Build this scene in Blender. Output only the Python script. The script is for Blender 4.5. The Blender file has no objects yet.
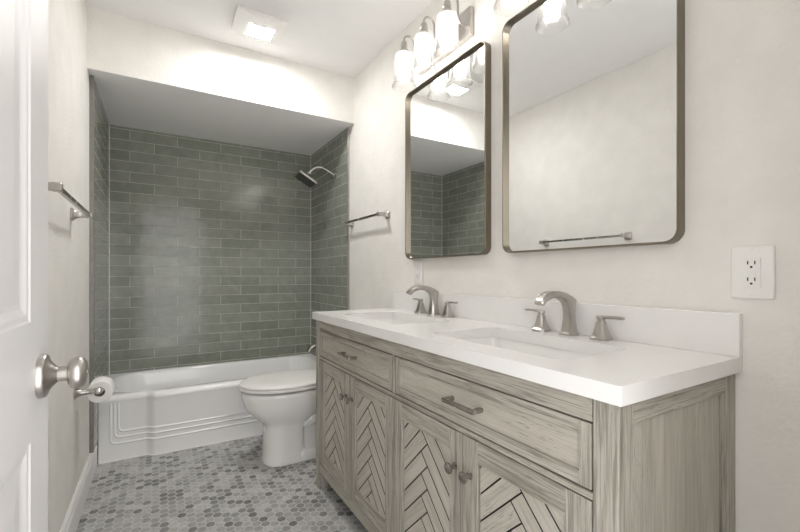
import bpy, bmesh, math, random
from mathutils import Vector, Matrix
random.seed(7)
sc = bpy.context.scene
COL = sc.collection
PI = math.pi

# ------------------------------------------------------------ camera, light, exposure
HZ = 1.0808
cam_d = bpy.data.cameras.new('camera'); cam = bpy.data.objects.new('camera', cam_d); COL.objects.link(cam)
cam.location = (0, 0, HZ); cam.rotation_euler = (PI/2, 0, -math.radians(30.93))
cam_d.sensor_width = 36; cam_d.lens = 405.7/800*36; cam_d.shift_y = 8.3/800
cam_d.clip_start = 0.02
sc.camera = cam
world = bpy.data.worlds.new('doorway_fill'); sc.world = world; world.use_nodes = True
wb = world.node_tree.nodes['Background']; wb.inputs[0].default_value = (1.0, 0.99, 0.985, 1); wb.inputs[1].default_value = 0.82  # uniform background added as fill, entering through the doorway; no lamp modelled there
BULB = 5.2      # emission of each vanity bulb
PANEL = 62.0     # emission of the ceiling fan's light panel
sc.view_settings.view_transform = 'Standard'; sc.view_settings.look = 'None'
sc.view_settings.gamma = 1; sc.view_settings.use_curve_mapping = False
sc.view_settings.exposure = 1.92
sc.cycles.max_bounces = 12; sc.cycles.diffuse_bounces = 8; sc.cycles.glossy_bounces = 6; sc.cycles.transparent_max_bounces = 16
sc.cycles.use_denoising = True
sc.cycles.sample_clamp_indirect = 6.0

# ------------------------------------------------------------ measured room
XL, XR, CE = -0.305, 1.179, 2.443
YF, ZS, YB = 2.585, 2.134, 3.485
YN = 0.10
TT = 0.010          # tile thickness
TL = 0.018          # the left tile sits on a thicker backing
YT = 2.68           # where the tile starts on the side walls

# ------------------------------------------------------------ materials
class NT:
    def __init__(s, name):
        s.m = bpy.data.materials.new(name); s.m.use_nodes = True
        s.t = s.m.node_tree; s.b = s.t.nodes['Principled BSDF']
    def n(s, typ, **kw):
        nd = s.t.nodes.new(typ)
        for k, v in kw.items(): setattr(nd, k, v)
        return nd
    def l(s, a, b): s.t.links.new(a, b)
    def math(s, op, a, b=None, c=None):
        nd = s.n('ShaderNodeMath', operation=op)
        for i, v in enumerate((a, b, c)):
            if v is None: continue
            if isinstance(v, (int, float)): nd.inputs[i].default_value = v
            else: s.l(v, nd.inputs[i])
        return nd.outputs[0]
    def vmath(s, op, a, b=None):
        nd = s.n('ShaderNodeVectorMath', operation=op)
        for i, v in enumerate((a, b)):
            if v is None: continue
            if isinstance(v, (tuple, list)): nd.inputs[i].default_value = v
            else: s.l(v, nd.inputs[i])
        return nd.outputs['Value'] if op in ('DOT_PRODUCT', 'LENGTH') else nd.outputs[0]
    def ramp(s, fac, stops):
        r = s.n('ShaderNodeValToRGB'); s.l(fac, r.inputs[0])
        e = r.color_ramp.elements
        while len(e) < len(stops): e.new(0.5)
        for el, (p, c) in zip(e, stops): el.position = p; el.color = (*c, 1)
        return r.outputs[0]
    def mix(s, fac, a, b, blend='MIX'):
        m = s.n('ShaderNodeMix', data_type='RGBA', blend_type=blend)
        if isinstance(fac, (int, float)): m.inputs[0].default_value = fac
        else: s.l(fac, m.inputs[0])
        for i, v in ((6, a), (7, b)):
            if isinstance(v, (tuple, list)): m.inputs[i].default_value = (*v[:3], 1)
            else: s.l(v, m.inputs[i])
        return m.outputs[2]
    def bump(s, h, strength, dist):
        b = s.n('ShaderNodeBump'); b.inputs['Strength'].default_value = strength; b.inputs['Distance'].default_value = dist
        s.l(h, b.inputs['Height']); s.l(b.outputs[0], s.b.inputs['Normal'])
    def noise(s, vec, scale, detail=3, rough=.5, dist=0):
        n = s.n('ShaderNodeTexNoise'); s.l(vec, n.inputs['Vector'])
        n.inputs['Scale'].default_value = scale; n.inputs['Detail'].default_value = detail
        n.inputs['Roughness'].default_value = rough; n.inputs['Distortion'].default_value = dist
        return n.outputs['Fac']
    def obj(s): return s.n('ShaderNodeTexCoord').outputs['Object']
    def geo(s): return s.n('ShaderNodeNewGeometry').outputs['Position']

def plain(name, col, rough=.5, metal=0, bump=None, coat=0, var=0.03):
    t = NT(name); b = t.b
    b.inputs['Roughness'].default_value = rough; b.inputs['Metallic'].default_value = metal
    if coat: b.inputs['Coat Weight'].default_value = coat; b.inputs['Coat Roughness'].default_value = .05
    p = t.obj()
    f = t.noise(p, 9, 2)
    lo = tuple(max(0, c*(1-var)) for c in col); hi = tuple(min(1, c*(1+var)) for c in col)
    t.l(t.ramp(f, [(.3, lo), (.7, hi)]), b.inputs['Base Color'])
    if bump: t.bump(t.noise(p, bump[0], 3), bump[1], bump[2])
    return t.m

M = {}
M['wall'] = plain('wall_paint', (.79, .77, .732), .75, bump=(75, .7, .003))
M['ceiling'] = plain('ceiling_paint', (.85, .845, .84), .8, bump=(70, .15, .002), var=.01)
M['door'] = plain('door_paint', (.76, .745, .74), .38, var=.01)
M['trim'] = plain('trim_paint', (.83, .82, .80), .4, var=.01)
M['tub'] = plain('tub_enamel', (.93, .93, .925), .16, coat=.4, var=.005)
M['porcelain'] = plain('porcelain', (.86, .855, .84), .10, coat=.5, var=.005)
M['quartz'] = plain('white_quartz', (.82, .81, .795), .22, var=.012)
M['plastic'] = plain('white_plastic', (.84, .83, .81), .35, var=.004)
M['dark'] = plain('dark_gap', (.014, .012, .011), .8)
M['black'] = plain('black_rubber', (.012, .012, .012), .45)
M['darkface'] = plain('shower_nozzle_face', (.03, .03, .03), .35)
M['paper'] = plain('toilet_tissue', (.86, .85, .83), .9, bump=(200, .2, .0005))
M['card'] = plain('cardboard_core', (.45, .36, .26), .9)
M['mirror_frame'] = plain('brushed_bronze_frame', (.24, .21, .165), .36, 1)
M['chrome'] = plain('chrome', (.75, .75, .75), .08, 1)

def brushed(name, col, rough):
    t = NT(name); p = t.obj()
    mp = t.n('ShaderNodeMapping'); mp.inputs['Scale'].default_value = (40, 40, 40); t.l(p, mp.inputs[0])
    f = t.noise(mp.outputs[0], 1, 2)
    t.l(t.ramp(f, [(.3, tuple(c*.9 for c in col)), (.7, col)]), t.b.inputs['Base Color'])
    t.b.inputs['Metallic'].default_value = 1
    mr = t.math('MULTIPLY_ADD', f, .12, rough-.06); t.l(mr, t.b.inputs['Roughness'])
    return t.m
M['nickel'] = brushed('brushed_nickel', (.53, .505, .475), .33)
M['pewter'] = brushed('dark_pewter', (.42, .40, .37), .26)
M['trim_metal'] = brushed('tile_edge_metal', (.30, .29, .27), .35)

def mirror_mat():
    t = NT('mirror_glass')
    t.b.inputs['Base Color'].default_value = (.93, .94, .94, 1); t.b.inputs['Metallic'].default_value = 1
    t.b.inputs['Roughness'].default_value = 0.0
    return t.m
M['mirror'] = mirror_mat()

def emit(name, col, s):
    t = NT(name); t.b.inputs['Base Color'].default_value = (.9, .9, .9, 1)
    t.b.inputs['Emission Color'].default_value = (*col, 1); t.b.inputs['Emission Strength'].default_value = s
    return t.m
M['bulb'] = emit('lit_bulb', (1, .965, .93), BULB)
M['panel'] = emit('lit_led_panel', (1, .99, .98), PANEL)

def glass_mat():
    t = NT('seeded_glass_shade'); t.t.nodes.remove(t.b)
    out = [n for n in t.t.nodes if n.type == 'OUTPUT_MATERIAL'][0]
    tr = t.n('ShaderNodeBsdfTransparent'); pass
    gl = t.n('ShaderNodeBsdfGlossy'); gl.inputs['Roughness'].default_value = .05
    df = t.n('ShaderNodeBsdfTranslucent'); df.inputs[0].default_value = (.95, .94, .92, 1)
    fr = t.n('ShaderNodeLayerWeight'); fr.inputs[0].default_value = .35
    nz = t.n('ShaderNodeBump'); nz.inputs['Strength'].default_value = .3; nz.inputs['Distance'].default_value = .003
    t.l(t.noise(t.obj(), 110, 2), nz.inputs['Height']); t.l(nz.outputs[0], gl.inputs['Normal'])
    t.l(t.ramp(fr.outputs['Facing'], [(.15, (.97, .97, .965)), (.75, (.80, .80, .79)), (.97, (.45, .45, .44))]), tr.inputs[0])
    m1 = t.n('ShaderNodeMixShader'); t.l(t.math('MULTIPLY_ADD', fr.outputs['Facing'], .55, .05), m1.inputs[0])
    t.l(tr.outputs[0], m1.inputs[1]); t.l(gl.outputs[0], m1.inputs[2])
    m2 = t.n('ShaderNodeMixShader'); m2.inputs[0].default_value = .07
    t.l(m1.outputs[0], m2.inputs[1]); t.l(df.outputs[0], m2.inputs[2])
    t.l(m2.outputs[0], out.inputs[0])
    return t.m
M['glass'] = glass_mat()

def tile_mat(name, axis, u0):
    """3 x 12 inch glazed sage tile in running bond; axis = world axis that runs along the courses"""
    t = NT(name); p = t.geo()
    sp = t.n('ShaderNodeSeparateXYZ'); t.l(p, sp.inputs[0])
    cb = t.n('ShaderNodeCombineXYZ')
    t.l(t.math('ADD', sp.outputs[axis], -u0 + 30.0), cb.inputs[0])
    t.l(t.math('ADD', sp.outputs[2], -1.8883 + 0.0747*61), cb.inputs[1])
    br = t.n('ShaderNodeTexBrick', offset=.5, offset_frequency=2, squash=1)
    t.l(cb.outputs[0], br.inputs['Vector'])
    br.inputs['Scale'].default_value = 1; br.inputs['Brick Width'].default_value = .30
    br.inputs['Row Height'].default_value = .0747; br.inputs['Mortar Size'].default_value = .0020
    br.inputs['Mortar Smooth'].default_value = .25
    br.inputs['Color1'].default_value = (.230, .243, .207, 1); br.inputs['Color2'].default_value = (.288, .302, .260, 1)
    br.inputs['Mortar'].default_value = (.56, .57, .52, 1)
    gl = t.noise(cb.outputs[0], 16, 4, .6, .4)
    tone = t.ramp(gl, [(.3, (.86, .86, .86)), (.7, (1.12, 1.12, 1.10))])
    c = t.mix(1.0, br.outputs['Color'], tone, 'MULTIPLY')
    t.l(c, t.b.inputs['Base Color'])
    t.b.inputs['Roughness'].default_value = .14
    t.l(t.math('MULTIPLY_ADD', br.outputs['Fac'], .6, .15), t.b.inputs['Roughness'])
    h = t.math('SUBTRACT', t.math('MULTIPLY', t.noise(cb.outputs[0], 7, 2), .9), t.math('MULTIPLY', br.outputs['Fac'], .9))
    t.bump(h, .5, .0035)
    return t.m
M['tile_x'] = tile_mat('sage_tile_back', 0, -.166)
M['tile_y'] = tile_mat('sage_tile_side', 1, YB-.11)

def hex_mat(s=.0395):
    t = NT('marble_hex_mosaic'); p = t.geo()
    sp = t.n('ShaderNodeSeparateXYZ'); t.l(p, sp.inputs[0])
    S3 = math.sqrt(3)
    u = t.math('MULTIPLY_ADD', sp.outputs[1], 1/s, 40.25); v = t.math('MULTIPLY_ADD', sp.outputs[0], 1/s, 40.0)
    def local(off):
        a = t.math('SUBTRACT', t.math('FLOORED_MODULO', t.math('ADD', u, off*.5), 1.0), .5)
        b = t.math('SUBTRACT', t.math('FLOORED_MODULO', t.math('ADD', v, off*S3/2), S3), S3/2)
        return a, b
    ax, ay = local(0); bx, by = local(1)
    da = t.math('ADD', t.math('MULTIPLY', ax, ax), t.math('MULTIPLY', ay, ay))
    db = t.math('ADD', t.math('MULTIPLY', bx, bx), t.math('MULTIPLY', by, by))
    sel = t.math('LESS_THAN', da, db)
    def pick(x, y): # sel ? x : y
        return t.math('ADD', t.math('MULTIPLY', x, sel), t.math('MULTIPLY', y, t.math('SUBTRACT', 1.0, sel)))
    gx, gy = pick(ax, bx), pick(ay, by)
    hx, hy = t.math('ABSOLUTE', gx), t.math('ABSOLUTE', gy)
    ed = t.math('MAXIMUM', hx, t.math('ADD', t.math('MULTIPLY', hx, .5), t.math('MULTIPLY', hy, S3/2)))
    ed = t.math('MAXIMUM', ed, t.math('MULTIPLY', t.math('SQRT', t.math('MINIMUM', da, db)), .865))
    grout = t.n('ShaderNodeMapRange'); t.l(ed, grout.inputs[0])
    grout.inputs[1].default_value = .432; grout.inputs[2].default_value = .462
    g = grout.outputs[0]
    idx = t.math('ROUND', t.math('MULTIPLY', t.math('SUBTRACT', u, gx), 4)); idy = t.math('ROUND', t.math('MULTIPLY', t.math('SUBTRACT', v, gy), 4))
    cb = t.n('ShaderNodeCombineXYZ'); t.l(idx, cb.inputs[0]); t.l(idy, cb.inputs[1])
    wn = t.n('ShaderNodeTexWhiteNoise', noise_dimensions='2D'); t.l(cb.outputs[0], wn.inputs['Vector'])
    tone = t.ramp(wn.outputs['Value'], [(0, (.15, .149, .148)), (.18, (.24, .239, .237)), (.45, (.36, .357, .353)), (.75, (.45, .447, .442)), (1, (.52, .517, .512))])
    off = t.vmath('ADD', p, t.vmath('MULTIPLY', wn.outputs['Color'], (3., 3., 3.)))
    vein = t.ramp(t.noise(off, 55, 6, .7, 1.5), [(.32, (.62, .62, .62)), (.5, (1, 1, 1)), (.68, (1.25, 1.25, 1.24))])
    c = t.mix(1.0, tone, vein, 'MULTIPLY')
    c = t.mix(g, c, (.60, .595, .585))
    t.l(c, t.b.inputs['Base Color'])
    t.l(t.math('MULTIPLY_ADD', g, .4, .33), t.b.inputs['Roughness'])
    t.bump(t.math('SUBTRACT', 1.0, g), .4, .0015)
    return t.m
M['hex'] = hex_mat()

def wood_mat(name, streak):
    """grey-beige wire-brushed, washed wood; UV u runs along the grain in metres"""
    t = NT(name); uv = t.n('ShaderNodeTexCoord').outputs['UV']
    def mp(sx, sy):
        m = t.n('ShaderNodeMapping'); m.inputs['Scale'].default_value = (sx, sy, 1); t.l(uv, m.inputs[0]); return m.outputs[0]
    broad = t.noise(mp(1.6, 18), 1, 3, .5, 1.5)
    fine = t.noise(mp(7, 260), 1, 4, .65, .6)
    lines = t.noise(mp(3.2, 95), 1, 4, .6, 1.0)
    pits = t.noise(mp(22, 420), 1, 3, .7, .3)
    worn = t.noise(mp(3, 8), 1, 3, .55)
    k = streak
    base = t.ramp(broad, [(.28, (.40-.10*k, .378-.10*k, .330-.09*k)), (.5, (.415, .392, .345)), (.72, (.48, .46, .412))])
    w = 1+.22*(1-k)
    base = t.mix(1.0, base, (w, w*.995, w*.98), 'MULTIPLY')
    c = t.mix(1.0, base, t.ramp(fine, [(.36, (1-.40*k, 1-.42*k, 1-.45*k)), (.50, (1, 1, 1)), (.75, (1.06, 1.06, 1.06))]), 'MULTIPLY')
    c = t.mix(t.math('MULTIPLY', t.ramp(lines, [(.37, (1, 1, 1)), (.47, (0, 0, 0))]), .65*k), c, (.16, .143, .118))
    mask = t.math('MULTIPLY', t.ramp(pits, [(.58, (0, 0, 0)), (.64, (1, 1, 1))]), t.ramp(worn, [(.46, (0, 0, 0)), (.62, (1, 1, 1))]))
    c = t.mix(t.math('MULTIPLY', mask, .8), c, (.11, .097, .08))
    t.l(c, t.b.inputs['Base Color']); t.b.inputs['Roughness'].default_value = .6
    t.bump(t.math('SUBTRACT', fine, mask), .4, .0012)
    return t.m
M['wood_panel'] = wood_mat('washed_wood_smooth', .35)
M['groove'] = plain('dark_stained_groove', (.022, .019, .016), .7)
M['wood'] = wood_mat('washed_wood', 1.0)

# ------------------------------------------------------------ mesh helpers
class MB:
    def __init__(s): s.bm = bmesh.new(); s.uv = s.bm.loops.layers.uv.new('UVMap')
    def _uv(s, faces, g):
        g = Vector(g).normalized(); ou, ov = random.random()*20, random.random()*20
        for f in faces:
            f.normal_update(); c = f.normal.cross(g)
            if c.length < .3: c = Vector((g.y, g.z, g.x)).cross(f.normal) if abs(f.normal.dot(g)) > .9 else c
            if c.length < 1e-6: c = Vector((0, 0, 1))
            c.normalize(); a = g - f.normal*f.normal.dot(g)
            if a.length < .3: a = c.cross(f.normal)
            a.normalize()
            for l in f.loops: l[s.uv].uv = (l.vert.co.dot(a)+ou, l.vert.co.dot(c)+ov)
    def face(s, vs):
        try: return s.bm.faces.new(vs)
        except ValueError: return None
    def box(s, x0, x1, y0, y1, z0, z1, g=(0, 0, 1), bev=0, seg=1):
        old = set(s.bm.faces) if bev else None
        v = [s.bm.verts.new(p) for p in ((x0,y0,z0),(x1,y0,z0),(x1,y1,z0),(x0,y1,z0),(x0,y0,z1),(x1,y0,z1),(x1,y1,z1),(x0,y1,z1))]
        fs = [s.bm.faces.new([v[i] for i in q]) for q in ((3,2,1,0),(4,5,6,7),(0,1,5,4),(1,2,6,5),(2,3,7,6),(3,0,4,7))]
        if bev:
            es = list({e for f in fs for e in f.edges})
            r = bmesh.ops.bevel(s.bm, geom=es, offset=bev, segments=seg, affect='EDGES', profile=.5)
            fs = [f for f in s.bm.faces if f not in old]
        s._uv(fs, g); return s
    def prism(s, pts, d, g=(0, 0, 1), side=0):
        """closed polygon extruded by vector d"""
        d = Vector(d); a = [s.bm.verts.new(p) for p in pts]; b = [s.bm.verts.new(Vector(p)+d) for p in pts]
        n = len(pts); fs = [s.face(list(reversed(a))), s.face(b)]
        for i in range(n): fs.append(s.face([a[i], a[(i+1) % n], b[(i+1) % n], b[i]]))
        fs = [f for f in fs if f]; bmesh.ops.recalc_face_normals(s.bm, faces=fs); s._uv(fs, g)
        if side:
            for f in fs:
                if abs(f.normal.normalized().dot(d.normalized())) < .5: f.material_index = side
        return s
    def loft(s, rings, cap0=True, cap1=True, closed=True):
        R = [[s.bm.verts.new(p) for p in r] for r in rings]; fs = []
        n = len(R[0])
        for a, b in zip(R, R[1:]):
            for i in range(n if closed else n-1): fs.append(s.face([a[i], a[(i+1) % n], b[(i+1) % n], b[i]]))
        if cap0: fs.append(s.face(list(reversed(R[0]))))
        if cap1: fs.append(s.face(R[-1]))
        fs = [f for f in fs if f]
        if cap0 or cap1: bmesh.ops.recalc_face_normals(s.bm, faces=fs)
        return s
    def lathe(s, prof, c=(0, 0, 0), axis='Z', seg=32, cap=True):
        c = Vector(c); rings = []
        for r, h in prof:
            ring = []
            for i in range(seg):
                a = 2*PI*i/seg; x, y = r*math.cos(a), r*math.sin(a)
                p = {'Z': (x, y, h), 'X': (h, x, y), 'Y': (y, h, x)}[axis]
                ring.append(c+Vector(p))
            rings.append(ring)
        return s.loft(rings, cap, cap)
    def tube(s, path, r, seg=12, cap=True):
        path = [Vector(p) for p in path]; rings = []
        up = None
        for i, p in enumerate(path):
            t = (path[min(i+1, len(path)-1)]-path[max(i-1, 0)]).normalized()
            if up is None:
                up = Vector((0, 0, 1)) if abs(t.z) < .9 else Vector((1, 0, 0))
            x = t.cross(up).normalized(); y = x.cross(t).normalized(); up = y
            rr = r[i] if isinstance(r, (list, tuple)) else r
            rings.append([p + x*rr*math.cos(2*PI*k/seg) + y*rr*math.sin(2*PI*k/seg) for k in range(seg)])
        return s.loft(rings, cap, cap)
    def build(s, name, mat, parent=None, smooth=None, kind=None):
        me = bpy.data.meshes.new(name); s.bm.normal_update(); s.bm.to_mesh(me); s.bm.free()
        o = bpy.data.objects.new(name, me); COL.objects.link(o); me.materials.append(mat)
        if smooth is not None:
            for p in me.polygons: p.use_smooth = True
            try: me.set_sharp_from_angle(angle=math.radians(smooth))
            except Exception: pass
        if parent is not None: o.parent = parent; o.matrix_parent_inverse = Matrix.Identity(4); o.location = -world_loc(parent)
        if kind: o['kind'] = kind
        return o
def world_loc(o):
    v = Vector((0, 0, 0))
    while o is not None: v += o.location; o = o.parent
    return v
def thing(name, label, cat, loc=(0, 0, 0), group=None):
    o = bpy.data.objects.new(name, None); COL.objects.link(o); o.location = loc; o.empty_display_size = .05
    o['label'] = label; o['category'] = cat
    if group: o['group'] = group
    return o
def tag(o, label, cat, group=None):
    o['label'] = label; o['category'] = cat
    if group: o['group'] = group
    return o
def struct(name, mb, mat, label=None, smooth=None):
    o = mb.build(name, mat, smooth=smooth, kind='structure')
    if label: o['label'] = label
    return o
def dup(root, delta, label):
    def cp(o, parent):
        c = o.copy(); COL.objects.link(c)
        if parent is not None: c.parent = parent; c.matrix_parent_inverse = Matrix.Identity(4)
        for ch in o.children: cp(ch, c)
        return c
    r = cp(root, None); r.location = Vector(root.location)+Vector(delta); r['label'] = label
    return r
def arc(cx, cy, r, a0, a1, n):
    return [(cx+r*math.cos(math.radians(a0+(a1-a0)*i/n)), cy+r*math.sin(math.radians(a0+(a1-a0)*i/n))) for i in range(n+1)]
def rrect(x0, x1, y0, y1, r, nc=6, ns=1, front=None):
    """rounded rectangle, counter-clockwise from the front-left corner; the front edge (y0) may take given parameters"""
    pts = []
    ts = front if front else [i/ns for i in range(ns)][1:]
    pts += arc(x0+r, y0+r, r, 180, 270, nc)
    pts += [(x0+r+(x1-x0-2*r)*t, y0) for t in ts]
    pts += arc(x1-r, y0+r, r, 270, 360, nc)
    pts += [(x1, y0+r+(y1-y0-2*r)*i/6) for i in range(1, 6)]
    pts += arc(x1-r, y1-r, r, 0, 90, nc)
    pts += [(x1-r-(x1-x0-2*r)*t, y1) for t in ts]
    pts += arc(x0+r, y1-r, r, 90, 180, nc)
    pts += [(x0, y1-r-(y1-y0-2*r)*i/6) for i in range(1, 6)]
    return pts

# ------------------------------------------------------------ room shell
struct('floor', MB().box(XL-.1, XR+.1, -.02, YB+.1, -.08, 0), M['hex'], 'grey marble hexagon mosaic floor')
struct('ceiling', MB().box(XL-.1, XR+.1, -.02, YB+.1, CE, CE+.1), M['ceiling'], 'white painted ceiling')
struct('wall_left', MB().box(XL-.1, XL, -.02, YB+.1, 0, CE), M['wall'], 'off white wall on the left')
struct('wall_right', MB().box(XR, XR+.1, -.02, YB+.1, 0, CE), M['wall'], 'off white wall behind the vanity')
struct('wall_back', MB().box(XL, XR, YB+TT, YB+.1, 0, ZS), M['wall'])
struct('wall_near', MB().box(XL, -.215, -.02, YN, 0, CE).box(.575, XR, -.02, YN, 0, CE).box(-.215, .575, -.02, YN, 2.06, CE), M['wall'])
struct('ceiling_soffit', MB().box(XL, XR, YF, YB+.1, ZS, CE), M['wall'], 'dropped soffit above the bathtub')
struct('ceiling_alcove', MB().box(XL, XR, YF+.001, YB, ZS-.004, ZS), M['ceiling'], 'painted underside of the soffit over the tub')
# tile
struct('wall_tile_back', MB().box(XL, XR, YB, YB+TT, .30, ZS), M['tile_x'], 'sage green tile on the back of the tub alcove')
struct('wall_tile_left', MB().box(XL, XL+TL, YT, YB, .14, ZS).box(XL, XL+TL, 2.859, YB, 0, .14), M['tile_y'], 'sage green tile on the left side of the tub alcove')
struct('wall_tile_right', MB().box(XR-TT, XR, YT, YB, .14, ZS), M['tile_y'], 'sage green tile on the right side of the tub alcove')
struct('trim_1', MB().box(XL, XL+TL+.002, YT-.012, YT, .14, ZS, bev=.001), M['trim_metal'], 'metal edge strip on the left tile')
struct('trim_2', MB().box(XR-TT-.003, XR, YT-.012, YT, .14, ZS, bev=.001), M['nickel'], 'metal edge strip on the right tile')
struct('trim_3', MB().box(XL+TL, XL+TL+.003, YB-.003, YB, .38, ZS), M['plastic']) ; struct('trim_4', MB().box(XR-TT-.003, XR-TT, YB-.003, YB, .38, ZS), M['plastic'])
def baseboard(name, wx, sgn, y0, y1, lab):
    mb = MB(); h = .14; t = .014
    prof = [(0, 0), (t, 0), (t, h-.035), (t-.003, h-.028), (t-.004, h-.012), (t-.009, h-.004), (t-.010, h), (0, h)]
    pts = [(wx+sgn*a, y0, b) for a, b in prof]
    mb.prism(pts, (0, y1-y0, 0)); struct(name, mb, M['trim'], lab)
baseboard('baseboard_left', XL, 1, YN, 2.858, 'white baseboard along the left wall')
baseboard('baseboard_right', XR, -1, 2.02, 2.80, 'white baseboard behind the toilet')
baseboard('baseboard_near', XR, -1, YN, .40, 'white baseboard beside the vanity end')
# door frame
cas = MB().box(-.215, -.197, -.02, YN, 0, 2.045).box(.557, .575, -.02, YN, 0, 2.045).box(-.215, .575, -.02, YN, 2.045, 2.06)
struct('trim_5', cas, M['trim'], 'white door jamb')
cas = MB().box(.562, .63, YN, YN+.014, 0, 2.12, bev=.003).box(-.28, -.202, YN, YN+.014, 0, 2.12, bev=.003).box(-.202, .562, YN, YN+.014, 2.05, 2.12, bev=.003)
struct('trim_6', cas, M['trim'], 'white door casing')

# ------------------------------------------------------------ open door
DX = -.155; DY0, DY1 = .118, .878; DT = .035
door = bpy.data.objects.new('door_1', None); COL.objects.link(door); door.location = (DX-DT/2, DY0, 0)
door['kind'] = 'structure'; door['label'] = 'white panelled door standing open along the left wall'
mb = MB(); mb.box(DX-DT, DX-.0005-.016, DY0, DY1, .012, 2.04)
ys = [DY0, DY0+.108, DY0+.335, DY0+.425, DY1-.108, DY1]; zs = [.012, .24, .84, 1.012, 1.90, 2.04]
def slabquad(y0, y1, z0, z1): mb.face([mb.bm.verts.new((DX, y, z)) for y, z in ((y0, z0), (y1, z0), (y1, z1), (y0, z1))])
for i in range(5):
    for j in range(5):
        if i in (1, 3) and j in (1, 3):
            rings = []
            for ins, dep in ((0, 0), (.003, .002), (.010, .0026), (.016, .005), (.021, .0065), (.028, .0068), (.066, .0022), (.072, .002)):
                rings.append([(DX-dep, y, z) for y, z in ((ys[i]+ins, zs[j]+ins), (ys[i+1]-ins, zs[j]+ins), (ys[i+1]-ins, zs[j+1]-ins), (ys[i]+ins, zs[j+1]-ins))])
            R = [[mb.bm.verts.new(p) for p in r] for r in rings]
            for a, b in zip(R, R[1:]):
                for k in range(4): mb.face([a[k], a[(k+1) % 4], b[(k+1) % 4], b[k]])
            mb.face(R[-1])
        else: slabquad(ys[i], ys[i+1], zs[j], zs[j+1])
# closing edges of the moulded face
for y0, y1, z0, z1 in ((DY0, DY0, .012, 2.04), (DY1, DY1, .012, 2.04)):
    mb.face([mb.bm.verts.new(p) for p in ((DX, y0, z0), (DX, y0, z1), (DX-.017, y0, z1), (DX-.017, y0, z0))])
for z in (.012, 2.04): mb.face([mb.bm.verts.new(p) for p in ((DX, DY0, z), (DX, DY1, z), (DX-.017, DY1, z), (DX-.017, DY0, z))])
mb.build('slab', M['door'], door)
KY, KZ = .822, .924
kn = MB().lathe([(.0335, 0), (.0335, .006), (.0315, .009), (.025, .011), (.019, .015), (.0135, .020), (.0115, .0225), (.0115, .034),
                 (.014, .0345), (.0195, .036), (.0235, .039), (.0252, .044), (.0248, .050), (.022, .055), (.016, .058), (.006, .0592)], (DX, KY, KZ), 'X', 40)
knob = kn.build('door_knob', M['nickel'], door, 35)
MB().lathe([(.0045, -.02), (.0045, .0600)], (DX, KY, KZ), 'X', 16).build('lock_button', M['pewter'], knob, 35)
MB().lathe([(.0335, 0), (.0335, -.004), (.024, -.011), (.0115, -.022), (.0115, -.034), (.0245, -.043), (.0275, -.055), (.016, -.066)], (DX-DT, KY, KZ), 'X', 32).build('door_knob', M['nickel'], door, 35)
MB().box(DX-DT+.005, DX-.005, DY1-.0015, DY1+.0015, KZ-.028, KZ+.028).build('latch_plate', M['nickel'], door)
for z in (.25, 1.05, 1.85):
    MB().lathe([(.006, -.045), (.006, .045)], (DX+.004, DY0-.006, z), 'Z', 12).build('hinge', M['nickel'], door, 35)

# ------------------------------------------------------------ bathtub
TX0, TX1, TY0, TY1 = XL+TL, XR-TT, 2.828, YB
STEP = .033
SX = [-.058, -.004]; SXR = [TX0+TX1-a for a in reversed(SX)]
def apron_y(x):
    def sm(t): t = max(0, min(1, t)); return t*t*(3-2*t)
    return TY0 + STEP*(1-sm((x-SX[0])/(SX[1]-SX[0]))) + STEP*sm((x-SXR[0])/(SXR[1]-SXR[0]))
L = TX1-TX0
fts = sorted({round((a-TX0-.004)/(L-.008), 5) for s0, s1 in (SX, SXR) for a in [s0+(s1-s0)*k/8 for k in range(9)]} | {.05, .1, .25, .35, .45, .55, .65, .75, .9, .95})
def tub_ring(z, inset_front, r=.004):
    pts = rrect(TX0, TX1, TY0, TY1, r, 8, front=fts); n = 9+len(fts)+9
    out = []
    for i, (x, y) in enumerate(pts):
        if i < n: y = y-TY0+apron_y(x)-inset_front
        out.append((x, y, z))
    return out
def basin(z, x0, x1, y0, y1, r): return [(x, y, z) for x, y in rrect(x0, x1, y0, y1, r, 8, front=fts)]
rings = [tub_ring(0, 0), tub_ring(.335, 0), tub_ring(.343, .003), tub_ring(.352, .0045), tub_ring(.362, .003), tub_ring(.371, -.002), tub_ring(.377, -.010), tub_ring(.380, -.022),
         basin(.380, -.255, 1.105, 2.885, 3.452, .17), basin(.377, -.246, 1.098, 2.892, 3.446, .165), basin(.36, -.236, 1.09, 2.90, 3.44, .16),
         basin(.25, -.19, 1.075, 2.92, 3.425, .15), basin(.12, -.11, 1.06, 2.95, 3.40, .14), basin(.085, -.05, 1.03, 2.99, 3.36, .12), basin(.075, .05, .98, 3.04, 3.31, .10)]
mb = MB(); mb.loft(rings, False, True)
bmesh.ops.recalc_face_normals(mb.bm, faces=mb.bm.faces[:])
# raised beads pressed into the apron
def bead(xl, zb, r=.0055, c=.028):
    path = []
    xr = TX0+TX1-xl
    p2 = [(xl, .335), (xl, .25), (xl, zb+c)] + [(xl+c-c*math.cos(math.radians(a)), zb+c-c*math.sin(math.radians(a))) for a in (20, 45, 70, 90)]
    xs = [xl+c+.03, -.10] + [SX[0]+(SX[1]-SX[0])*k/6 for k in range(7)] + [.1, .3, .5]
    p2 += [(x, zb) for x in xs]
    mid = (TX0+TX1)/2
    p2 += [(2*mid-x, z) for x, z in reversed(p2)]
    return [(x, apron_y(x)+.0035, z) for x, z in p2]
for xl, zb in ((-.191, .166), (-.210, .134), (-.229, .099)): mb.tube(bead(xl, zb), .0075, 12)
tub = thing('bathtub', 'white alcove bathtub with beaded apron under the sage green tile', 'bathtub', ((TX0+TX1)/2, TY0, 0))
mb.build('tub_body', M['tub'], tub, 50)
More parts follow.
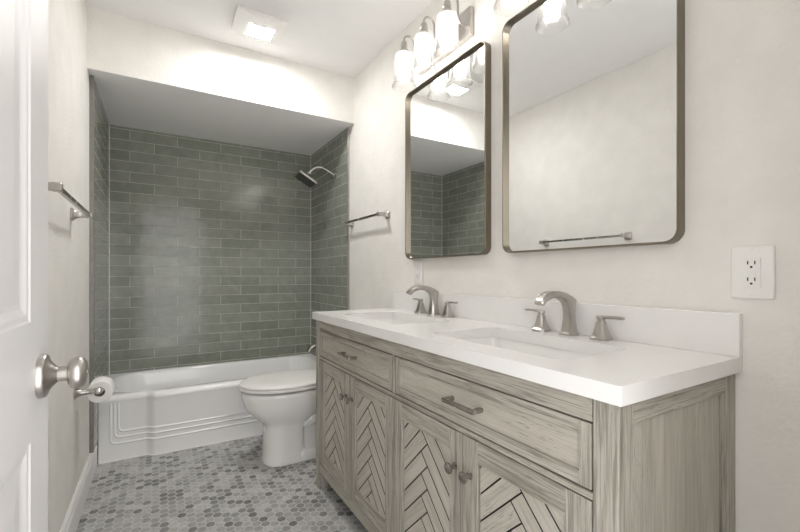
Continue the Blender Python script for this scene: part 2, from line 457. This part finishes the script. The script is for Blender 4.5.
cl = MB(); cl.tube([(x, apron_y(x)-.001, .003) for x in [TX0+.01, -.2, -.1]+[SX[0]+(SX[1]-SX[0])*k/6 for k in range(7)]+[.2, .5, .8]+[SXR[0]+(SXR[1]-SXR[0])*k/6 for k in range(7)]+[TX1-.01]], .0045, 8)
cl.build('caulk_line', M['plastic'], tub, 60)
MB().lathe([(.033, 0), (.033, .005), (.028, .008), (.01, .009)], (.93, 3.175, .0745), 'Z', 24).build('drain', M['chrome'], tub, 40)
sp = thing('tub_spout', 'dark metal tub spout low on the right tile wall above the tub rim', 'spout', (XR-TT, 3.12, .50))
mb = MB(); mb.tube([(XR-TT+.001, 3.12, .505), (1.12, 3.12, .507), (1.075, 3.12, .503), (1.045, 3.12, .488), (1.03, 3.12, .462)], [.024, .025, .025, .0245, .022], 20)
mb.build('spout_body', M['pewter'], sp, 40)
MB().lathe([(.037, 0), (.037, -.004), (.03, -.008)], (XR-TT+.0005, 3.12, .505), 'X', 28).build('flange', M['pewter'], sp, 40)

# ------------------------------------------------------------ shower head
sh = thing('shower_head', 'square dark shower head on a curved arm high on the right tile wall', 'shower head', (XR-TT, 2.91, 1.84))
path = [(XR-TT+.001, 2.91, 1.835), (1.135, 2.91, 1.853), (1.10, 2.91, 1.870), (1.065, 2.91, 1.880), (1.03, 2.91, 1.878), (1.0, 2.91, 1.864), (.977, 2.91, 1.843), (.966, 2.91, 1.828)]
MB().tube(path, .0085, 14).build('arm', M['chrome'], sh, 50)
MB().lathe([(.028, 0), (.028, -.004), (.018, -.010), (.010, -.013)], (XR-TT+.0005, 2.91, 1.835), 'X', 28).build('flange', M['chrome'], sh, 40)
def headpt(u, v, w):   # u along tilt, v along Y, w along the head's axis (down)
    ax = Vector((-.50, 0, -.866)); tu = Vector((-.866, 0, .50))
    return Vector((.966, 2.91, 1.828)) + ax*w + tu*u + Vector((0, 1, 0))*v
def sq(h, w, c=.2):
    k = h*(1-c); return [headpt(u, v, w) for u, v in ((h, -k), (h, k), (k, h), (-k, h), (-h, k), (-h, -k), (-k, -h), (k, -h))]
MB().loft([sq(.012, -.004), sq(.014, .012), sq(.022, .022), sq(.045, .045, .12), sq(.052, .052, .08)]).build('head_cone', M['pewter'], sh, 30)
MB().loft([sq(.074, .050, .08), sq(.075, .053, .08), sq(.075, .064, .08), sq(.073, .067, .08)]).build('head_plate', M['pewter'], sh, 30)
MB().loft([sq(.069, .066, .08), sq(.069, .0685, .08)]).build('nozzle_face', M['darkface'], sh, 30)

# ------------------------------------------------------------ toilet
TC = 2.42
def egg(xf, xb, hw, z, xc=None, n=40, e=2.0, eb=2.6):
    xc = xc if xc is not None else xf+(xb-xf)*.46
    pts = []
    for i in range(n):
        a = 2*PI*i/n; c, s = math.cos(a), math.sin(a)
        ee = e if c < 0 else eb
        x = xc + (xb-xc if c > 0 else xc-xf)*math.copysign(abs(c)**(2/ee), c)
        y = TC + hw*math.copysign(abs(s)**(2/ee), s); pts.append((x, y, z))
    return pts
toilet = thing('toilet', 'white two piece toilet between the vanity and the bathtub', 'toilet', (.72, TC, 0))
mb = MB()
mb.loft([egg(.522, .765, .121, 0, eb=4, e=2.6), egg(.520, .765, .122, .012, eb=4, e=2.6), egg(.527, .757, .115, .03, eb=4, e=2.6), egg(.530, .752, .111, .10, eb=4, e=2.6), egg(.530, .755, .110, .18, eb=3.6, e=2.5),
         egg(.527, .765, .113, .212, eb=3.4, e=2.5), egg(.515, .80, .120, .232, eb=3.2, e=2.4), egg(.484, .85, .138, .258, eb=3, e=2.2), egg(.449, .90, .157, .292), egg(.425, .93, .170, .328), egg(.412, .95, .178, .37), egg(.408, .96, .181, .395), egg(.408, .96, .181, .408), egg(.412, .958, .177, .413), egg(.44, .95, .15, .4140)])
# trapway and foot behind the front column
def slab(x0, x1, hw, z, r=.03): return [(x, y, z) for x, y in rrect(x0, x1, TC-hw, TC+hw, r, 4, front=[.3, .6])]
mb.loft([slab(.70, 1.02, .118, 0), slab(.70, 1.02, .118, .012), slab(.70, 1.015, .112, .045), slab(.70, 1.00, .095, .06)])
mb.loft([slab(.70, .99, .078, .05), slab(.72, .97, .066, .14), slab(.73, .95, .064, .22), slab(.72, 1.0, .085, .30), slab(.72, 1.12, .13, .36), slab(.72, 1.16, .165, .40), slab(.72, 1.16, .165, .415)])
mb.tube([(.74, TC-.062, .20), (.80, TC-.078, .235), (.87, TC-.082, .215), (.915, TC-.076, .15), (.93, TC-.068, .07)], [.03, .042, .046, .044, .04], 14)
bowl = mb.build('bowl', M['porcelain'], toilet, 50)
MB().loft([egg(.43, .92, .155, 0.4250), egg(.402, .94, .183, 0.4270), egg(.398, .94, .187, 0.4305), egg(.398, .94, .187, 0.4405), egg(.402, .94, .183, 0.4440)]).build('seat', M['plastic'], toilet, 50)
MB().loft([egg(.403, .945, .182, 0.4465), egg(.399, .945, .186, 0.4495), egg(.399, .945, .186, 0.4565), egg(.404, .943, .181, 0.4625), egg(.425, .93, .16, 0.4670), egg(.50, .88, .10, 0.4695)]).build('lid', M['plastic'], toilet, 50)
for s in (-1, 1): MB().lathe([(.012, -.025), (.012, .025)], (.955, TC+s*.075, .446), 'Y', 16).build('hinge', M['plastic'], toilet, 40)
def tslab(x0, x1, hw, z, r=.035): return [(x, y, z) for x, y in rrect(x0, x1, TC-hw, TC+hw, r, 6, front=[.5])]
tank = MB().loft([tslab(.985, 1.158, .195, .416), tslab(.98, 1.16, .205, .43), tslab(.97, 1.162, .22, .60), tslab(.965, 1.163, .225, .735)]).build('tank', M['porcelain'], toilet, 40)
MB().loft([tslab(.955, 1.165, .235, .735), tslab(.952, 1.166, .238, .742), tslab(.952, 1.166, .238, .760), tslab(.958, 1.164, .232, .767)]).build('tank_lid', M['porcelain'], toilet, 40)
mb = MB().lathe([(.012, 0), (.012, -.012)], (.968, TC+.15, .68), 'X', 16); mb.tube([(.952, TC+.15, .68), (.949, TC+.10, .676), (.948, TC+.07, .672)], [.006, .006, .008], 10)
mb.build('flush_lever', M['chrome'], tank, 40)

# ------------------------------------------------------------ vanity cabinet
VX, VXB = .70, XR-.002          # front plane, back
VY0, VY1 = .416, 2.006
ZC = .853                        # underside of the countertop
van = thing('vanity_cabinet', 'long weathered grey wooden vanity with herringbone doors under the white countertop', 'cabinet', (.93, 1.21, 0))
GY, GZ, GX = (0, 1, 0), (0, 0, 1), (1, 0, 0)
PW = .050
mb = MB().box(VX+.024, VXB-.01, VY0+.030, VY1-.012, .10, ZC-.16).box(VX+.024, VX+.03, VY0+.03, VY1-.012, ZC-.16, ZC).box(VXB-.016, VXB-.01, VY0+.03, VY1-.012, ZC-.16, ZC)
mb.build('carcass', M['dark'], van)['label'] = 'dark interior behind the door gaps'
for x0, x1, y0, y1 in ((VX, VX+.045, VY0, VY0+PW), (VX, VX+.045, VY1-PW, VY1), (VXB-.048, VXB, VY0, VY0+PW), (VXB-.048, VXB, VY1-PW, VY1)):
    MB().box(x0, x1, y0, y1, 0, ZC, GZ, .0016).build('corner_post', M['wood'], van)
Yi0, Yi1 = VY0+PW, VY1-PW
G = .0024
MB().box(VX+.0005, VX+.022, Yi0+G, Yi1-G, .803, ZC, GY, .001).build('top_rail', M['wood'], van)
MB().box(VX+.0005, VX+.022, Yi0+.001, Yi1-.001, .6565, .670, GY, .0008).build('drawer_rail', M['wood'], van)
YM = 1.211
MB().box(VX+.0005, VX+.022, YM-.008, YM+.008, .670, .803, GZ, .0008).build('centre_stile', M['wood'], van)
MB().box(VX+.0005, VX+.022, Yi0+.0005, Yi1-.0005, .087, .134, GY, .001).build('bottom_rail', M['wood'], van)
# near end: rail, recessed panel, slim fillet
MB().box(VX+.046, VXB-.049, VY0+.001, VY0+.02, .806, ZC, GX, .001).build('end_rail', M['wood'], van)
MB().box(VX+.046, VXB-.049, VY0+.001, VY0+.02, .087, .134, GX, .001).build('end_rail', M['wood'], van)
MB().box(VX+.044, VXB-.068, VY0+.008, VY0+.018, .12, .81, GZ).build('end_panel', M['wood_panel'], van)
MB().box(VXB-.062, VXB-.046, VY0+.014, VY0+.018, .12, .81, GZ).build('end_fillet', M['wood'], van)
MB().box(VX+.044, VXB-.046, VY1-.018, VY1-.004, .072, ZC, GZ).build('end_panel', M['wood_panel'], van)
def drawer(y0, y1):
    z0, z1 = .6740, .7990; f = .026
    mb = MB()
    mb.box(VX+.001, VX+.020, y0, y0+f, z0, z1, GZ, .0008).box(VX+.001, VX+.020, y1-f, y1, z0, z1, GZ, .0008)
    mb.box(VX+.0012, VX+.020, y0+f+.0006, y1-f-.0006, z1-f, z1, GY, .0006).box(VX+.0012, VX+.020, y0+f+.0006, y1-f-.0006, z0, z0+f, GY, .0006)
    d = mb.build('drawer', M['wood'], van)
    MB().box(VX+.0075, VX+.018, y0+f-.002, y1-f+.002, z0+f-.002, z1-f+.002, GY).build('drawer_panel', M['wood_panel'], d)
    yc, zc = (y0+y1)/2, (z0+z1)/2; h = .058
    p = MB(); p.box(VX-.030, VX-.020, yc-h-.006, yc+h+.006, zc-.006, zc+.006, GY, .0022, 2)
    for s in (-1, 1): p.box(VX-.022, VX+.008, yc+s*h-.006, yc+s*h+.006, zc-.006, zc+.006, GX, .0015)
    p.build('pull', M['pewter'], d, 30)['label'] = 'brushed metal bar pull'
drawer(Yi0+.004, YM-.0115); drawer(YM+.0115, Yi1-.004)
def clip(poly, y0, y1, z0, z1):
    def cut(P, ax, v, keep_gt):
        out = []
        for i in range(len(P)):
            a, b = P[i], P[(i+1) % len(P)]
            ia = (a[ax] >= v) if keep_gt else (a[ax] <= v); ib = (b[ax] >= v) if keep_gt else (b[ax] <= v)
            if ia: out.append(a)
            if ia != ib:
                t = (v-a[ax])/(b[ax]-a[ax]); out.append((a[0]+(b[0]-a[0])*t, a[1]+(b[1]-a[1])*t))
        return out
    for ax, v, k in ((0, y0, True), (0, y1, False), (1, z0, True), (1, z1, False)):
        poly = cut(poly, ax, v, k)
        if len(poly) < 3: return []
    return poly
def inset(poly, d):
    c = []; n = len(poly)
    A = sum(poly[i][0]*poly[(i+1) % n][1]-poly[(i+1) % n][0]*poly[i][1] for i in range(n))
    if A < 0: poly = poly[::-1]
    for i in range(n):
        p0, p1, p2 = [Vector(poly[(i+k) % n]) for k in (-1, 0, 1)]
        e1, e2 = (p1-p0).normalized(), (p2-p1).normalized(); n1, n2 = Vector((-e1.y, e1.x)), Vector((-e2.y, e2.x))
        b = n1+n2
        if b.length < .2: return []
        b = b/b.dot(n1); c.append(tuple(p1+b*d))
    A2 = sum(c[i][0]*c[(i+1) % n][1]-c[(i+1) % n][0]*c[i][1] for i in range(n))
    return c if A2 > 2e-5 else []
def door_leaf(y0, y1, knob_side, zk0):
    z0, z1 = .1375, .6525; f = .056; x0, x1 = VX+.001, VX+.020
    mb = MB()
    mb.box(x0, x1, y0, y0+f, z0, z1, GZ, .0008).box(x0, x1, y1-f, y1, z0, z1, GZ, .0008)
    mb.box(x0+.0004, x1, y0+f+.0006, y1-f-.0006, z1-f, z1, GY, .0006).box(x0+.0004, x1, y0+f+.0006, y1-f-.0006, z0, z0+f, GY, .0006)
    d = mb.build('cabinet_door', M['wood'], van)
    MB().box(VX+.0145, VX+.019, y0+f-.003, y1-f+.003, z0+f-.003, z1-f+.003).build('panel_backing', M['dark'], d)
    pa, pb, pc, pd = y0+f, y1-f, z0+f, z1-f
    hm = (pa+pb)/2+.024; D = .0695; LL = .5; mb = MB()
    for k in range(-10, 10):
        zk = zk0 + k*D
        for quad, g in (([(-LL, zk-LL), (D/2, zk+D/2), (0, zk+D), (-LL, zk+D-LL)], (0, -1, 1)), ([(0, zk), (LL, zk-LL), (D/2+LL, zk+D/2-LL), (D/2, zk+D/2)], (0, 1, 1))):
            # h runs to the viewer's right, that is towards -Y
            poly = inset(quad, .0020); poly = clip([(hm-h, z) for h, z in poly], pa+.0006, pb-.0028, pc+.0006, pd-.0015) if poly else []
            if len(poly) >= 3 and abs(sum(poly[i][0]*poly[(i+1) % len(poly)][1]-poly[(i+1) % len(poly)][0]*poly[i][1] for i in range(len(poly)))) > 1e-5:
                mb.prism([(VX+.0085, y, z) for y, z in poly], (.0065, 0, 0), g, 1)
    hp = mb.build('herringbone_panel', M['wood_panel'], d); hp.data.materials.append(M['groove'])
    ky = y0+.029 if knob_side < 0 else y1-.029
    MB().lathe([(.0100, .001), (.0100, -.002), (.0065, -.004), (.0055, -.015), (.009, -.0180), (.0142, -.0205), (.0152, -.0235), (.0146, -.0265), (.011, -.0288), (.003, -.0298)], (VX, ky, .556), 'X', 24).build('knob', M['pewter'], d, 35)
YC = 1.217
door_leaf(Yi0+.004, .8430, 1, .5525); door_leaf(.8460, YC-.0016, -1, .528)
door_leaf(YC+.0016, 1.5880, 1, .490); door_leaf(1.5910, Yi1-.004, -1, .459)

# ------------------------------------------------------------ countertop, backsplash, sinks
CX0, CX1, CY0, CY1, ZT = .683, XR-.001, .402, 2.018, .888
SINKS = (.845, 1.582); SHX0, SHX1, SHY = .772, 1.056, .252
def hole(yc, z, grow=0, r=.035): return [(x, y, z) for x, y in rrect(SHX0-grow, SHX1+grow, yc-SHY-grow, yc+SHY+grow, r, 6, front=[.5])]
mb = MB(); bm = mb.bm
def fill(z):
    loops = []
    for pts in ([(x, y, z) for x, y in rrect(CX0, CX1, CY0, CY1, .0025, 3, front=[.33, .66])], hole(SINKS[0], z), hole(SINKS[1], z)):
        vs = [bm.verts.new(p) for p in pts]; es = [bm.edges.new((vs[i], vs[(i+1) % len(vs)])) for i in range(len(vs))]; loops.append((vs, es))
    r = bmesh.ops.triangle_fill(bm, use_beauty=True, use_dissolve=False, edges=[e for l in loops for e in l[1]])
    return [l[0] for l in loops]
a = fill(ZC); b = fill(ZT)
for la, lb in zip(a, b):
    n = len(la)
    for i in range(n): mb.face([la[i], la[(i+1) % n], lb[(i+1) % n], lb[i]])
bmesh.ops.recalc_face_normals(bm, faces=bm.faces[:])
ct = mb.build('countertop', M['quartz'], smooth=30); tag(ct, 'white quartz countertop with two sink cutouts on the wooden vanity', 'countertop')
bs = MB().box(XR-.021, XR-.0008, CY0, CY1, ZT, ZT+.1015, bev=.0012).build('backsplash', M['quartz'])
tag(bs, 'low white quartz backsplash along the wall behind the faucets', 'backsplash')
def sink(yc, label):
    t = thing('sink', label, 'sink', ((SHX0+SHX1)/2, yc, ZC-.14), 'undermount sinks in the vanity')
    def rg(z, g, r): return hole(yc, z, g, r)
    mb = MB(); mb.loft([rg(ZC, .02, .05), rg(ZC-.014, .02, .05), rg(ZC-.12, 0, .06), rg(ZC-.150, -.03, .05), rg(ZC-.153, -.06, .04)], False, True)
    mb.loft([rg(ZC, .02, .05), rg(ZC, .004, .038)], False, False)
    mb.loft([rg(ZC, .004, .038), rg(ZC-.01, .002, .04), rg(ZC-.10, -.012, .05), rg(ZC-.125, -.022, .05), rg(ZC-.138, -.045, .05), rg(ZC-.143, -.08, .05)], False, True)
    bmesh.ops.remove_doubles(mb.bm, verts=mb.bm.verts[:], dist=1e-5); bmesh.ops.recalc_face_normals(mb.bm, faces=mb.bm.faces[:])
    mb.build('basin', M['porcelain'], t, 50)
    MB().lathe([(.024, 0), (.024, .003), (.019, .005), (.004, .0055)], ((SHX0+SHX1)/2+.02, yc, ZC-.1435), 'Z', 24).build('drain', M['nickel'], t, 40)
sink(SINKS[0], 'white rectangular sink in the near half of the countertop')
sink(SINKS[1], 'white rectangular sink in the far half of the countertop by the toilet')

# ------------------------------------------------------------ faucets
def chsec(pi, po, hw, y, c=.28):
    """chamfered section between an inner and an outer point of the profile"""
    pi, po = Vector((pi[0], 0, pi[1])), Vector((po[0], 0, po[1])); out = []
    for a, b in ((0, -1+c), (c*.8, -1), (1-c*.8, -1), (1, -1+c), (1, 1-c), (1-c*.8, 1), (c*.8, 1), (0, 1-c)):
        p = pi.lerp(po, a); out.append((p.x, y+b*hw, p.z))
    return out
def faucet(yc, label, xo=1.125):
    t = thing('faucet', label, 'faucet', (xo, yc, ZT), 'widespread faucets on the vanity')
    prof = [((1.0995, .888), (1.1505, .888), .0255), ((1.0995, .895), (1.1505, .895), .0255), ((1.103, .898), (1.148, .898), .022), ((1.106, .91), (1.145, .91), .0195),
            ((1.1095, .935), (1.142, .935), .0165), ((1.110, .958), (1.1425, .963), .0152), ((1.107, .976), (1.148, .9985), .0152), ((1.098, .993), (1.128, 1.0105), .0153),
            ((1.080, 1.004), (1.098, 1.0225), .0155), ((1.058, 1.0095), (1.066, 1.0285), .0157), ((1.038, 1.0085), (1.036, 1.029), .016),
            ((1.018, 1.004), (1.010, 1.0235), .0164), ((1.004, .997), (.991, 1.012), .0168), ((.996, .989), (.981, .999), .017), ((.9945, .986), (.980, .994), .017)]
    MB().loft([chsec(a, b, w, yc) for a, b, w in prof]).build('spout', M['nickel'], t, 28)
    for s in (-1, 1):
        hy = yc+s*.109
        def sq8(h, z, c=.30):
            k = h*(1-c); return [(xo+a, hy+b, ZT+z) for a, b in ((h, -k), (h, k), (k, h), (-k, h), (-h, k), (-h, -k), (-k, -h), (k, -h))]
        h = MB().loft([sq8(.0255, 0), sq8(.0255, .006), sq8(.0225, .009), sq8(.0185, .018), sq8(.0145, .033), sq8(.0115, .048), sq8(.0105, .053), sq8(.0085, .0545), sq8(.0085, .0595), sq8(.010, .061), sq8(.010, .067), sq8(.008, .069)]).build('handle', M['nickel'], t, 28)
        lv = []
        for d, hw, zz, th in ((-.012, .006, .0655, .004), (-.009, .0075, .066, .005), (.02, .0065, .0675, .0042), (.04, .0068, .0685, .0038), (.060, .0080, .068, .0040), (.067, .0060, .0675, .0030)):
            lv.append([(xo+a*hw, hy+s*d, ZT+zz+b*th) for a, b in ((1, -.5), (1, .5), (.6, 1), (-.6, 1), (-1, .5), (-1, -.5), (-.6, -1), (.6, -1))])
        MB().loft(lv).build('lever', M['nickel'], h, 40)
faucet(.831, 'brushed nickel three piece faucet behind the near sink'); faucet(1.568, 'brushed nickel three piece faucet behind the far sink')

# ------------------------------------------------------------ mirrors
def mirror(y0, y1, z0, z1, label):
    t = thing('wall_mirror', label, 'mirror', (XR-.001, (y0+y1)/2, z0), 'framed mirrors above the vanity')
    d = .033; r = .036
    def rg(ins, x): return [(x, y, z) for y, z in rrect(y0+ins, y1-ins, z0+ins, z1-ins, r-ins*.8, 8, front=[.5])]
    xb, xf = XR-.001, XR-.001-d
    rings = [rg(0, xb), rg(0, xf+.0015), rg(.0010, xf), rg(.0045, xf), rg(.0055, xf+.001), rg(.0055, xf+.018), rg(.0055, xb), rg(0, xb)]
    MB().loft(rings, False, False).build('frame', M['mirror_frame'], t, 30)
    g = MB(); g.loft([rg(.0052, xb-.002), rg(.0052, xf+.017)], True, True); g.build('mirror_glass', M['mirror'], t)
mirror(.524, 1.143, 1.162, 2.047, 'rounded rectangular metal framed mirror nearer the wall outlet, showing the towel bar')
mirror(1.237, 1.858, 1.162, 2.045, 'rounded rectangular metal framed mirror nearer the toilet, showing the green tile')

# ------------------------------------------------------------ vanity lights
def vanity_light(yc, label):
    t = thing('vanity_light', label, 'wall lamp', (XR-.001, yc, 2.17), 'three shade vanity lights above the mirrors')
    MB().box(XR-.024, XR-.001, yc-.205, yc+.205, 2.112, 2.238, bev=.003, seg=2).build('backplate', M['nickel'], t)
    xs = 1.055
    for dy in (-.175, 0, .175):
        y = yc+dy
        pth = [(XR-.023, y, 2.165), (1.13, y, 2.165), (1.119, y, 2.172), (1.114, y, 2.19), (1.113, y, 2.225)]
        pth += [(1.084+.029*math.cos(math.radians(a)), y, 2.245+.029*math.sin(math.radians(a))) for a in range(0, 181, 20)] + [(xs, y, 2.228)]
        MB().tube(pth, .005, 10).build('arm', M['nickel'], t, 50)
        MB().lathe([(.007, 2.240), (.012, 2.237), (.0145, 2.232), (.0145, 2.222), (.018, 2.220), (.018, 2.214), (.0145, 2.212), (.0145, 2.206), (.019, 2.204), (.019, 2.196), (.0225, 2.193), (.0245, 2.186), (.0245, 2.181), (.015, 2.179)], (xs, y, 0), 'Z', 24).build('socket', M['nickel'], t, 35)
        gp = [(.024, 2.184), (.034, 2.182), (.042, 2.176), (.0465, 2.166), (.048, 2.15), (.0475, 2.11), (.048, 2.075), (.0505, 2.05), (.055, 2.03), (.0605, 2.016), (.061, 2.012), (.0585, 2.014), (.053, 2.03), (.0485, 2.05), (.046, 2.08), (.0455, 2.15), (.041, 2.172)]
        MB().lathe(gp, (xs, y, 0), 'Z', 40, cap=False).build('shade', M['glass'], t, 40)
        MB().lathe([(.0125, 2.178), (.013, 2.155), (.019, 2.135), (.0265, 2.115), (.029, 2.098), (.0265, 2.082), (.018, 2.071), (.006, 2.067)], (xs, y, 0), 'Z', 16).build('bulb', M['bulb'], t, 60)
vanity_light(1.547, 'lit vanity light with three glass bell shades above the mirror nearer the toilet')
vanity_light(.834, 'lit vanity light with three glass bell shades above the mirror nearer the outlet')

# ------------------------------------------------------------ ceiling fan light
fan = thing('exhaust_fan', 'square white ceiling exhaust fan with a lit panel in front of the soffit', 'exhaust fan', (.475, 2.285, CE))
mb = MB(); fx0, fx1, fy0, fy1 = .347, .598, 2.150, 2.385
def fz(x): t = (x-(fx0+fx1)/2)/((fx1-fx0)/2); return CE-.046+.020*t*t
bot, top = [], []
nx = 14
for i in range(nx+1):
    x = fx0+(fx1-fx0)*i/nx; bot.append((x, fz(x))); top.append((x, fz(x)+.010))
prof = bot+top[::-1]
mb.prism([(x, fy0, z) for x, z in prof], (0, fy1-fy0, 0))
bmesh.ops.bevel(mb.bm, geom=[e for e in mb.bm.edges if abs(e.verts[0].co.y-e.verts[1].co.y) < 1e-6 and e.calc_face_angle(0) > 1.2], offset=.003, segments=2, affect='EDGES')
mb.build('cover', M['plastic'], fan, 30)
MB().box(fx0+.03, fx1-.03, fy0+.03, fy1-.03, CE-.034, CE-.0005).build('housing', M['plastic'], fan)
mb = MB(); lx0, lx1, ly0, ly1 = .418, .548, 2.236, 2.342; prof = []
for i in range(9): x = lx0+(lx1-lx0)*i/8; prof.append((x, fz(x)-.0004))
for i in range(8, -1, -1): x = lx0+(lx1-lx0)*i/8; prof.append((x, fz(x)+.004))
mb.prism([(x, ly0, z) for x, z in prof], (0, ly1-ly0, 0)); mb.build('light_panel', M['panel'], fan)

# ------------------------------------------------------------ outlets
def outlet(yc, zc, label):
    t = thing('wall_outlet', label, 'outlet', (XR-.001, yc, zc), 'white wall outlets beside the vanity')
    x = XR-.0005
    MB().box(x-.007, x, yc-.040, yc+.040, zc-.061, zc+.061, bev=.004, seg=3).build('cover_plate', M['plastic'], t, 40)
    rc = MB().box(x-.0095, x-.004, yc-.0165, yc+.0165, zc-.0335, zc+.0335, bev=.0012, seg=2).build('receptacle', M['plastic'], t, 40)
    for zz in (.019, -.019):
        for dy in (-.0065, .0065): MB().box(x-.0098, x-.007, yc+dy-.0012, yc+dy+.0012, zc+zz-.0005, zc+zz+.0075).build('slot', M['black'], rc)
        MB().lathe([(.0026, -.0098), (.0026, -.007)], (x, yc, zc+zz-.0065), 'X', 12).build('slot', M['black'], rc)
    for zz in (.0042, -.0042): MB().box(x-.0108, x-.007, yc-.0085, yc+.0085, zc+zz-.0032, zc+zz+.0032, bev=.0006).build('button', M['plastic'], rc)
    for zz in (.052, -.052): MB().lathe([(.003, -.0078), (.0025, -.0082)], (x, yc, zc+zz), 'X', 12).build('screw', M['plastic'], t)
outlet(.384, 1.085, 'white wall outlet with two sockets to the right of the mirrors')
outlet(1.773, 1.09, 'white wall outlet just below the mirror nearer the toilet')

# ------------------------------------------------------------ towel bars
def towel_bar(wx, sgn, ya, yb, z, label):
    t = thing('towel_bar', label, 'towel bar', (wx, (ya+yb)/2, z), 'wall mounted towel bars')
    bx = wx+sgn*.060
    MB().box(bx-.007, bx+.007, ya-.012, yb+.012, z-.007, z+.007, GY, .0012).build('bar', M['pewter'], t)
    for y in (ya, yb):
        def s4(h, d, hz=None): hz = hz or h; return [(wx+sgn*d, y+a*h, z+b*hz) for a, b in ((-1, -.75), (-.75, -1), (.75, -1), (1, -.75), (1, .75), (.75, 1), (-.75, 1), (-1, .75))]
        mb = MB().loft([s4(.025, .0005), s4(.025, .005), s4(.021, .008), s4(.0145, .018), s4(.0115, .034), s4(.0108, .046), s4(.0125, .050), s4(.0125, .070), s4(.011, .072)])
        mb.build('post', M['nickel'], t, 28)
towel_bar(XR, -1, 2.105, 2.615, 1.435, 'metal towel bar on the right wall above the toilet')
towel_bar(XL, 1, 1.50, 2.145, 1.330, 'metal towel bar on the left wall beside the open door')

# ------------------------------------------------------------ toilet paper
hy, hz = 2.215, .568; hx = XL+.086
h = thing('toilet_paper_holder', 'brushed nickel toilet paper holder on the left wall behind the door knob', 'paper holder', (XL, hy, hz))
mb = MB().lathe([(.025, .0005), (.025, .005), (.020, .009), (.014, .022), (.0105, .045), (.010, .065), (.0125, .070), (.0125, .088), (.009, .092)], (XL, hy, hz), 'X', 28)
mb.build('post', M['nickel'], h, 35)
MB().tube([(hx, hy+.005, hz), (hx, hy+.135, hz)], .0075, 16).build('spindle', M['nickel'], h, 50)
MB().lathe([(.006, -.018), (.0125, -.014), (.0145, -.006), (.0125, .002), (.0075, .006)], (hx, hy, hz), 'Y', 24).build('end_ball', M['chrome'], h, 50)
roll = thing('toilet_paper_roll', 'white toilet paper roll hanging on the holder by the tub corner', 'toilet paper', (hx, hy+.02, hz-.058))
rz = hz-.011
MB().lathe([(.021, .022), (.046, .022), (.0485, .025), (.0485, .119), (.046, .122), (.021, .122), (.021, .022)], (hx, hy, rz), 'Y', 48, cap=False).build('tissue', M['paper'], roll, 40)
MB().lathe([(.020, .021), (.021, .021), (.021, .123), (.020, .123), (.020, .021)], (hx, hy, rz), 'Y', 32, cap=False).build('core', M['card'], roll, 40)
